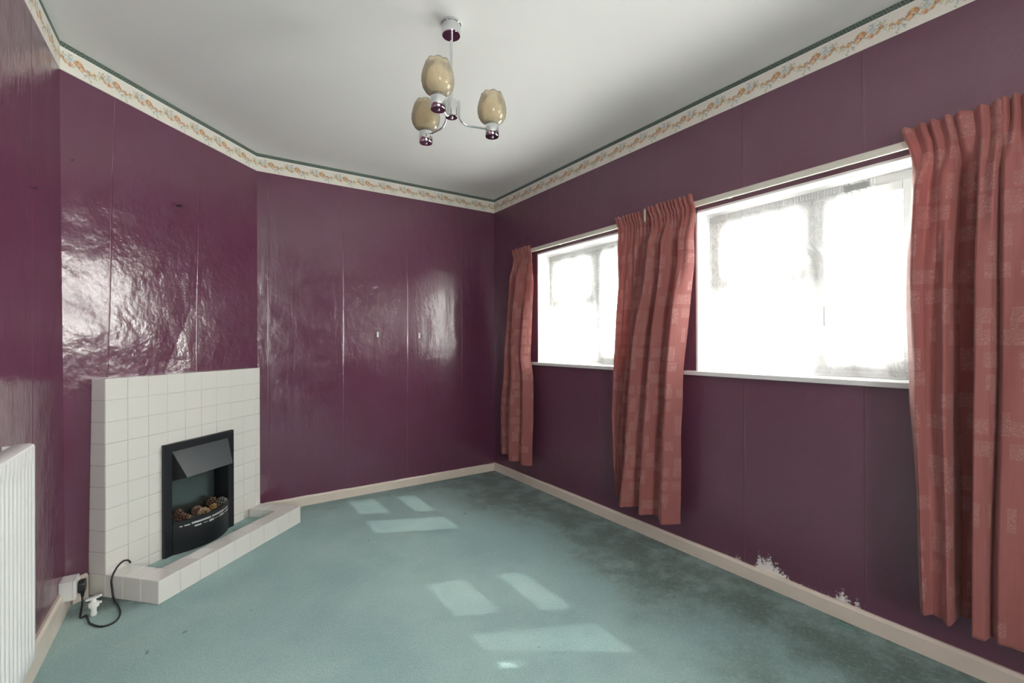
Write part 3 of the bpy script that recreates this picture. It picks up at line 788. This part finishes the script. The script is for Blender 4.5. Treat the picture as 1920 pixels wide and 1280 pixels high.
MB().box((-iw + 0.012, 0.060, 0.10), (iw - 0.030, 0.064, 0.50)).build('back_screen', M['smoke'], ef)
# hood: sloping front plate with cheeks, open below
hb, ht, tb = 0.425, zt_ - bw + 0.002, 0.033
pA = [(-iw, -0.016, ht), (iw, -0.016, ht), (iw - tb, -0.086, hb), (-iw + tb, -0.086, hb)]
pB = [(p[0] * 0.985, p[1] + 0.005, p[2]) for p in pA]
MB().hexa([pA[3], pA[2], pB[2], pB[3], pA[0], pA[1], pB[1], pB[0]]).build('hood', M['hood'], ef, bevel=0.001)
for sg in (-1, 1):
    a_, b_, c_ = (sg * iw, -0.014, ht), (sg * (iw - tb), -0.084, hb), (sg * iw, 0.0, hb - 0.02)
    d_ = (sg * iw, 0.0, ht)
    ins = 0.004 * -sg
    MB().add([a_, b_, c_, d_] + [(p[0] + ins, p[1], p[2]) for p in (a_, b_, c_, d_)],
             [(0, 1, 2, 3), (7, 6, 5, 4), (0, 4, 5, 1), (1, 5, 6, 2), (2, 6, 7, 3), (3, 7, 4, 0)]).build('hood_cheek', M['black_metal'], ef)
vb = MB()
for i in range(14):
    xx = -iw + tb + 0.012 + i * (2 * (iw - tb) - 0.024) / 13
    vb.box((xx - 0.003, -0.078, hb + 0.002), (xx + 0.003, -0.02, hb + 0.006))
vb.build('vent_grille', M['black_metal'], ef)
# bowed fret
def bow(x): return -0.022 - 0.062 * max(0.0, 1 - (x / iw) ** 2)
def bowed(mb, xa, xb, za, zb, out, th, n=26):
    vs = []; fs = []
    for i in range(n + 1):
        x = xa + (xb - xa) * i / n; y = bow(x) - out
        vs += [(x, y, za), (x, y, zb), (x, y + th, zb), (x, y + th, za)]
    for i in range(n):
        o_ = i * 4
        for j in range(4): fs.append((o_ + j, o_ + (j + 1) % 4, o_ + 4 + (j + 1) % 4, o_ + 4 + j))
    fs += [(0, 1, 2, 3), (n * 4 + 3, n * 4 + 2, n * 4 + 1, n * 4)]
    return mb.add(vs, fs)
bowed(MB(), -iw + 0.001, iw - 0.001, 0.001, 0.172, 0, 0.006).build('fret', M['black_metal'], ef, smooth=True)
for xa, xb, za, zb in ((-0.165, -0.154, .146, .152), (-0.146, -0.120, .146, .152), (-0.112, -0.004, .147, .157), (0.004, 0.108, .147, .157), (0.116, 0.150, .147, .155), (0.154, 0.168, .147, .153),
                       (-0.098, -0.062, .128, .136), (-0.050, -0.026, .131, .134), (-0.016, 0.016, .126, .138), (0.022, 0.062, .131, .134), (0.066, 0.104, .127, .139), (0.118, 0.134, .130, .135), (0.140, 0.166, .129, .137)):
    bowed(MB(), xa, xb, za, zb, 0.0022, 0.003, 8).build('chrome_slot', M['trim_chrome'], ef, smooth=True)
bowed(MB(), -iw + 0.001, iw - 0.001, 0.170, 0.180, 0.003, 0.012).build('fret_rim', M['black_metal'], ef, smooth=True)
bd = MB(); n = 20; top = []
for i in range(n + 1):
    x = -iw + 0.002 + (2 * iw - 0.004) * i / n
    top.append((x, min(bow(x) + 0.009, -0.006)))
poly = top + [(iw - 0.002, 0.055), (-iw + 0.002, 0.055)]
MB().prism(poly, 'z', 0.135, 0.145).build('fuel_bed', M['bed'], ef)

# pine cones resting on the fuel bed
def pine_cone(loc, r, lgt, tilt, mat, label, seed):
    rg = random.Random(seed); mb = MB(); tips = []
    core = [(0.2 * r, -lgt * .5), (0.40 * r, -lgt * .3), (0.44 * r, 0), (0.3 * r, lgt * .3), (0.08 * r, lgt * .5)]
    mb.lathe(core, n=10); tips += [0.0] * len(mb.v)
    ns = 44
    for i in range(ns):
        f_ = (i + .5) / ns; an = i * 2.39996; z_ = -lgt * 0.48 + lgt * 0.96 * f_
        env = math.sin(PI * (0.13 + 0.80 * f_)) ** 0.75
        ro = r * env; wd = 0.40 * r * (0.45 + 0.7 * env); ri = 0.3 * ro
        ca, sa = math.cos(an), math.sin(an); up_ = lgt * (0.10 + 0.10 * f_)
        def P(rad, tan, zz): return (rad * ca - tan * sa, rad * sa + tan * ca, zz)
        vs = [P(ri, -wd * .4, z_), P(ri, wd * .4, z_), P(ro * .95, wd * .62, z_ + up_ * .7), P(ro * 1.04, 0, z_ + up_), P(ro * .95, -wd * .62, z_ + up_ * .7),
              P(ri, 0, z_ - .05 * lgt), P(ro * .98, 0, z_ + up_ * .30)]
        fs = [(0, 1, 2, 3, 4), (1, 0, 5), (2, 1, 5, 6), (0, 4, 6, 5), (4, 3, 6), (3, 2, 6)]
        mb.add(vs, fs); tips += [0, 0, 1, 1, 1, 0, 0.7]
    me = bpy.data.meshes.new('pine_cone'); me.from_pydata(mb.v, [], mb.f)
    a = me.attributes.new('tip', 'FLOAT', 'POINT'); a.data.foreach_set('value', tips)
    me.materials.append(M[mat]); me.update()
    wl = FM @ Vector((0.5215 + loc[0], -0.002 + loc[1], 0.056 + loc[2]))
    o = place('pine_cone', me, None, wl, (tilt[0], tilt[1], FA + tilt[2]))
    tag(o, label, 'pine cone', 'pine cones in the electric fire')
bz = 0.145
pine_cone((-0.128, -0.018, bz + .031), .033, .062, (1.25, 0.2, 0.5), 'cone_dark', 'big dark reddish pine cone at the left front of the fire', 1)
pine_cone((-0.112, 0.030, bz + .041), .028, .060, (0.35, 0.1, 0.9), 'cone_dark', 'dim brown pine cone standing behind the reddish one in the fire', 2)
pine_cone((-0.012, -0.040, bz + .029), .031, .064, (1.2, 0.5, -0.6), 'cone_mid', 'light brown open pine cone lying at the front centre of the fire', 3)
pine_cone((0.004, 0.024, bz + .029), .029, .058, (1.0, -0.7, 0.2), 'cone_dark', 'shadowed brown pine cone behind the front centre one', 4)
pine_cone((0.066, -0.024, bz + .026), .025, .048, (0.9, 0.3, 1.5), 'cone_gold', 'small golden pine cone between the centre and right ones', 5)
pine_cone((0.108, 0.028, bz + .042), .028, .060, (0.3, -0.4, 2.0), 'cone_dark', 'dark upright pine cone at the back right of the fire', 6)
pine_cone((0.142, -0.010, bz + .036), .033, .060, (1.3, -0.4, 0.9), 'cone_grey', 'large grey-brown pine cone with pale tips at the right of the fire', 7)

# ------------------------------------------------------------------ flex and plug
def spline(pts, n=14):
    pts = [Vector(p) for p in pts]; P = [pts[0]] + pts + [pts[-1]]; out = []
    for i in range(1, len(P) - 2):
        for j in range(n):
            t = j / n; a, b, c_, d = P[i - 1], P[i], P[i + 1], P[i + 2]
            out.append(0.5 * ((2 * b) + (c_ - a) * t + (2 * a - 5 * b + 4 * c_ - d) * t * t + (3 * b - a - 3 * c_ + d) * t ** 3))
    out.append(pts[-1]); return out
SX = XL + 0.057       # socket face
sk = empty('wall_socket', (XL, 2.875, 0.118))
tag(sk, 'white single wall socket box mounted just above the skirting beside the fireplace', 'socket')
MB().box((0.0, -0.043, -0.043), (0.046, 0.043, 0.043)).build('back_box', M['plastic_white'], sk, bevel=0.003)
MB().box((0.046, -0.043, -0.043), (0.057, 0.043, 0.043)).build('face_plate', M['plastic_white'], sk, bevel=0.003)
MB().box((0.056, 0.020, 0.012), (0.061, 0.032, 0.030)).build('switch', M['plastic_white'], sk, bevel=0.001)
pg = empty('plug', (SX, 2.888, 0.112))
tag(pg, 'black three-pin mains plug with flex pushed into the white wall socket', 'plug')
MB().prism([(-0.024, -0.018), (-0.017, -0.027), (0.017, -0.027), (0.024, -0.018), (0.024, 0.014), (0.014, 0.026), (-0.014, 0.026), (-0.024, 0.014)], 'x', 0.0005, 0.026).build('plug_body', M['plastic_black'], pg, smooth=True, bevel=0.004)
MB().tube([(0.014, 0, -0.024), (0.014, 0, -0.040), (0.0145, 0, -0.052)], [0.0085, 0.007, 0.005], 12).build('strain_relief', M['plastic_black'], pg, smooth=True)
FQ = lambda x, y, z: tuple(FM @ Vector((x, y, z)))
R_ = 0.0042
flex = [(SX + 0.014, 2.888, 0.062), (SX + 0.016, 2.872, 0.036), (-0.448, 2.815, 0.008), (-0.442, 2.796, R_), (-0.428, 2.806, R_), (-0.418, 2.778, R_),
        (-0.398, 2.712, R_), (-0.352, 2.658, R_), (-0.312, 2.672, R_), (-0.302, 2.740, R_), FQ(-0.050, -0.140, R_), FQ(-0.020, -0.075, 0.010), FQ(-0.013, -0.056, 0.050), FQ(-0.011, -0.050, 0.100), FQ(0.016, -0.044, 0.138), FQ(0.055, -0.032, 0.152), FQ(0.094, -0.016, 0.138), FQ(0.113, -0.0065, 0.117)]
o = MB().tube(spline(flex), R_, 10).build('power_flex', M['plastic_black'], None, smooth=True)
tag(o, 'black mains flex looping over the carpet and up over the tiled kerb', 'cable')
# ------------------------------------------------------------------ small white tap lying upright on the carpet
tp_ = empty('plastic_tap', (-0.400, 2.800, 0.0), 0.5)
tag(tp_, 'small white plastic tap with flat wing lever standing on the carpet by the flex', 'tap')
MB().lathe([(0.0105, 0), (0.0125, 0.004), (0.0125, 0.012), (0.0100, 0.014), (0.0115, 0.036), (0.0190, 0.040), (0.0200, 0.052), (0.0180, 0.058), (0.0110, 0.061), (0.0090, 0.068)], n=20).build('body', M['plastic_white'], tp_, smooth=True)
MB().tube([(0, 0, 0.047), (0.016, 0.006, 0.047), (0.030, 0.011, 0.043)], [0.007, 0.007, 0.006], 10).build('spout', M['plastic_white'], tp_, smooth=True)
lv = MB().lathe([(0.0085, 0.067), (0.0085, 0.076)], n=14)
el = [(0.030 * math.cos(a) , 0.011 * math.sin(a)) for a in np.linspace(0, 2 * PI, 20, endpoint=False)]
lv.prism(el, 'z', 0.076, 0.082)
lv.build('lever', M['plastic_white'], tp_, smooth=True)

# ------------------------------------------------------------------ radiator on the left wall
ry0, ry1, rz0, rz1 = 0.85, 2.020, 0.255, 0.915
rx1 = XL + 0.100
ra = empty('radiator', (XL, (ry0 + ry1) / 2, rz0))
tag(ra, 'white ribbed panel radiator on the left purple wall, cut by the frame edge', 'radiator')
def rl(p): return (p[0] - XL, p[1] - (ry0 + ry1) / 2, p[2] - rz0)
# pressed front panel with vertical flutes
n = int((ry1 - ry0 - 0.04) / 0.0335); yy = []; xx = []
ya = ry1 - 0.022
prof_y, prof_x = [ry1 - 0.001], [rx1 - 0.004]
prof_y.append(ry1 - 0.004); prof_x.append(rx1 - 0.0005)
for i in range(n):
    c_ = ya - i * 0.0335
    for dy, dx in ((0.0, 0.0), (-0.004, -0.0035), (-0.008, -0.0052), (-0.012, -0.0035), (-0.016, 0.0)):
        prof_y.append(c_ + dy); prof_x.append(rx1 + dx)
prof_y += [ry0 + 0.004, ry0]; prof_x += [rx1, rx1 - 0.004]
levels = [(rz0, 1.0, -0.006), (rz0 + 0.006, 0.0, 0.0), (rz0 + 0.035, 0.0, 0.0), (rz0 + 0.055, 1.0, 0.0), (rz1 - 0.065, 1.0, 0.0), (rz1 - 0.045, 0.0, 0.0), (rz1 - 0.005, 0.0, 0.0), (rz1, 1.0, -0.004)]
P = np.zeros((len(prof_y), len(levels), 3))
for i, (y, x) in enumerate(zip(prof_y, prof_x)):
    for j, (z, f_, ox) in enumerate(levels):
        edge_ = i < 2 or i > len(prof_y) - 3
        xv = x if edge_ else rx1 + (x - rx1) * f_
        P[i, j] = rl((xv + ox, y, z))
me = grid_mesh('front_panel', P, M['radiator'], smooth=True); me.set_sharp_from_angle(angle=math.radians(50))
place('front_panel', me, ra)
MB().box(rl((rx1 - 0.012, ry0 + 0.004, rz0 + 0.004)), rl((rx1 - 0.008, ry1 - 0.004, rz1 - 0.004))).build('water_panel', M['radiator'], ra)
MB().box(rl((XL + 0.028, ry0, rz0 + 0.02)), rl((rx1 - 0.003, ry0 + 0.0025, rz1 + 0.002))).build('side_cover', M['radiator'], ra)
MB().box(rl((XL + 0.028, ry1 - 0.0025, rz0 + 0.02)), rl((rx1 - 0.003, ry1, rz1 + 0.002))).build('side_cover', M['radiator'], ra)
gr = MB()
gr.prism([(XL + 0.045 - XL, rz1 - 0.004 - rz0), (rx1 - 0.002 - XL, rz1 - 0.004 - rz0), (rx1 - 0.004 - XL, rz1 + 0.002 - rz0), (rx1 - 0.012 - XL, rz1 + 0.006 - rz0), (XL + 0.055 - XL, rz1 + 0.006 - rz0), (XL + 0.047 - XL, rz1 + 0.002 - rz0)], 'y', ry0 - (ry0 + ry1) / 2, ry1 - (ry0 + ry1) / 2)
gr.build('top_cover', M['radiator'], ra, smooth=True)
fin = MB()
for i in range(60):
    y = ry0 + 0.03 + i * (ry1 - ry0 - 0.06) / 59
    fin.box(rl((XL + 0.034, y - 0.0006, rz0 + 0.05)), rl((rx1 - 0.012, y + 0.0006, rz1 - 0.03)))
fo = fin.build('convector_fins', M['radiator'], ra); fo['kind'] = 'stuff'
for y in (ry0 + 0.2, ry1 - 0.2):
    MB().box(rl((XL, y - 0.015, rz0 + 0.06)), rl((XL + 0.036, y + 0.015, rz1 - 0.06))).build('wall_bracket', M['radiator'], ra)

# ------------------------------------------------------------------ ceiling light
HX, HY = 0.900, 1.794
cl = empty('ceiling_light', (HX, HY, H))
tag(cl, 'chrome three-arm ceiling light with champagne glass tulip shades', 'ceiling light')
def cz(z): return z - H
MB().lathe([(0.043, 0.0), (0.043, -0.010), (0.0405, -0.012), (0.0405, -0.052), (0.038, -0.056), (0.006, -0.056)][::-1], n=40).build('ceiling_rose', M['chrome'], cl, smooth=True)
MB().lathe([(0.0055, cz(2.25)), (0.0055, -0.055)], n=14).build('stem', M['chrome'], cl, smooth=True)
MB().lathe([(0.004, cz(2.193)), (0.0245, cz(2.193)), (0.0265, cz(2.195)), (0.0265, cz(2.262)), (0.0245, cz(2.265)), (0.004, cz(2.265))], n=36).build('hub', M['chrome'], cl, smooth=True)
MB().lathe([(0.003, cz(2.186)), (0.006, cz(2.189)), (0.006, cz(2.194))], n=16).build('hub_cap', M['chrome'], cl, smooth=True)
arms = [(0.776, 1.662), (0.857, 1.979), (1.071, 1.750)]
for (ax, ay) in arms:
    d = Vector((ax - HX, ay - HY, 0)); rad = d.length; d.normalize(); rad = 0.182
    r1_ = 0.0335
    zc = 2.168
    path = [d * r1_ + Vector((0, 0, cz(2.272))), d * r1_ + Vector((0, 0, cz(2.235)))]
    for a in np.linspace(0, PI / 2, 10):
        path.append(d * (r1_ + 0.045 * (1 - math.cos(a))) + Vector((0, 0, cz(zc + 0.045) - 0.045 * math.sin(a) + 0.0)))
    path.append(d * (rad - 0.028) + Vector((0, 0, cz(zc))))
    ap = empty('arm', (0, 0, 0), 0, cl)
    MB().tube(path, 0.0042, 10).build('arm_tube', M['chrome'], ap, smooth=True)
    ctr = d * rad
    MB().lathe([(0.006, cz(2.136)), (0.0285, cz(2.136)), (0.0305, cz(2.139)), (0.0305, cz(2.192)), (0.0285, cz(2.195)), (0.020, cz(2.195))], o=(ctr.x, ctr.y, 0), n=32).build('lamp_cup', M['chrome'], ap, smooth=True)
    MB().lathe([(0.002, cz(2.131)), (0.006, cz(2.133)), (0.006, cz(2.138))], o=(ctr.x, ctr.y, 0), n=14).build('finial', M['chrome'], ap, smooth=True)
    pr = [(0.026, 2.196), (0.036, 2.198), (0.050, 2.208), (0.060, 2.224), (0.0645, 2.243), (0.0645, 2.262), (0.060, 2.284), (0.053, 2.304), (0.0465, 2.320)]
    zo = len(pr)
    prof2 = pr + [(r - 0.0022, z) for r, z in pr[::-1]]
    def scal(i, an, r, z):
        k_ = {zo - 1: 1.0, zo: 1.0, zo - 2: 0.35, zo + 1: 0.35}.get(i, 0.0)
        return r, cz(z) + k_ * 0.0065 * abs(math.sin(an * 4)) - k_ * 0.002
    MB().lathe(prof2, o=(ctr.x, ctr.y, 0), n=64, cap=False, mod=scal).build('glass_shade', M['shade'], ap, smooth='all')
    MB().lathe([(0.008, cz(2.195)), (0.0115, cz(2.200)), (0.0115, cz(2.225)), (0.004, cz(2.226))], o=(ctr.x, ctr.y, 0), n=16).build('lamp_holder', M['plastic_white'], ap, smooth=True)

# ------------------------------------------------------------------ small fixings on the walls and floor
def wall_clip(x, z, label):
    q = MB(); q.box((-0.0075, -0.005, -0.022), (0.0075, 0.0, 0.022)); q.tube([(0, -0.004, 0.010), (0, -0.012, 0.007), (0, -0.014, 0.000)], 0.003, 8)
    o = q.build('picture_clip', M['plastic_white'], None, bevel=0.0012, loc=(x, YB, z))
    tag(o, label, 'picture clip', 'white picture clips on the back wall')
wall_clip(1.219, 1.295, 'white plastic picture clip on the back wall, left of the two')
wall_clip(1.585, 1.288, 'white plastic picture clip on the back wall, nearer the windows')
def nail(name, loc, nrm, rr, ln, label):
    d = Vector(nrm).normalized(); p = Vector(loc)
    q = MB().tube([p - d * 0.004, p + d * ln], rr * 0.45, 8).tube([p + d * ln, p + d * (ln + 0.003)], rr, 12)
    q.v = [(a[0] - loc[0], a[1] - loc[1], a[2] - loc[2]) for a in q.v]
    o = q.build(name, M['nail'], None, smooth=True, loc=loc); tag(o, label, 'nail', 'picture nails in the purple walls')
def dpt(u, z):
    t = z / H; a = Vector((XL, YDL_B + (YDL_T - YDL_B) * t, z)); b = Vector((XDB, YB, z)); return tuple(a.lerp(b, u / 1.27))
dn = (0.715, -0.70, 0)
nail('picture_nail', dpt(0.612, 2.030), dn, 0.009, 0.020, 'dark picture nail high above the tiled fireplace')
nail('picture_nail', dpt(0.048, 2.080), dn, 0.004, 0.005, 'tiny dark nail near the left corner of the fireplace wall')
nail('picture_nail', (XL, 2.473, 1.820), (1, 0, 0), 0.005, 0.008, 'small dark nail in the left wall above the radiator')
nail('picture_nail', (0.887, YB, 1.968), (0, -1, 0), 0.005, 0.006, 'small dark nail high on the back wall')
bp = []
for i in range(41):
    a = 2 * PI * i / 40; ca, sa = math.cos(a), math.sin(a)
    bx, by = 0.012 * math.copysign(abs(sa) ** 0.8, sa), 0.036 * ca
    an = math.radians(13); bp.append((2.292 + bx * math.cos(an) + by * math.sin(an), 0.860 - bx * math.sin(an) + by * math.cos(an), 0.0028))
o = MB().tube(bp, 0.0020, 8, cap=False).build('elastic_band', M['teal_band'], None, smooth=True)
tag(o, 'thin teal elastic band lying on the carpet near the right skirting', 'elastic band')
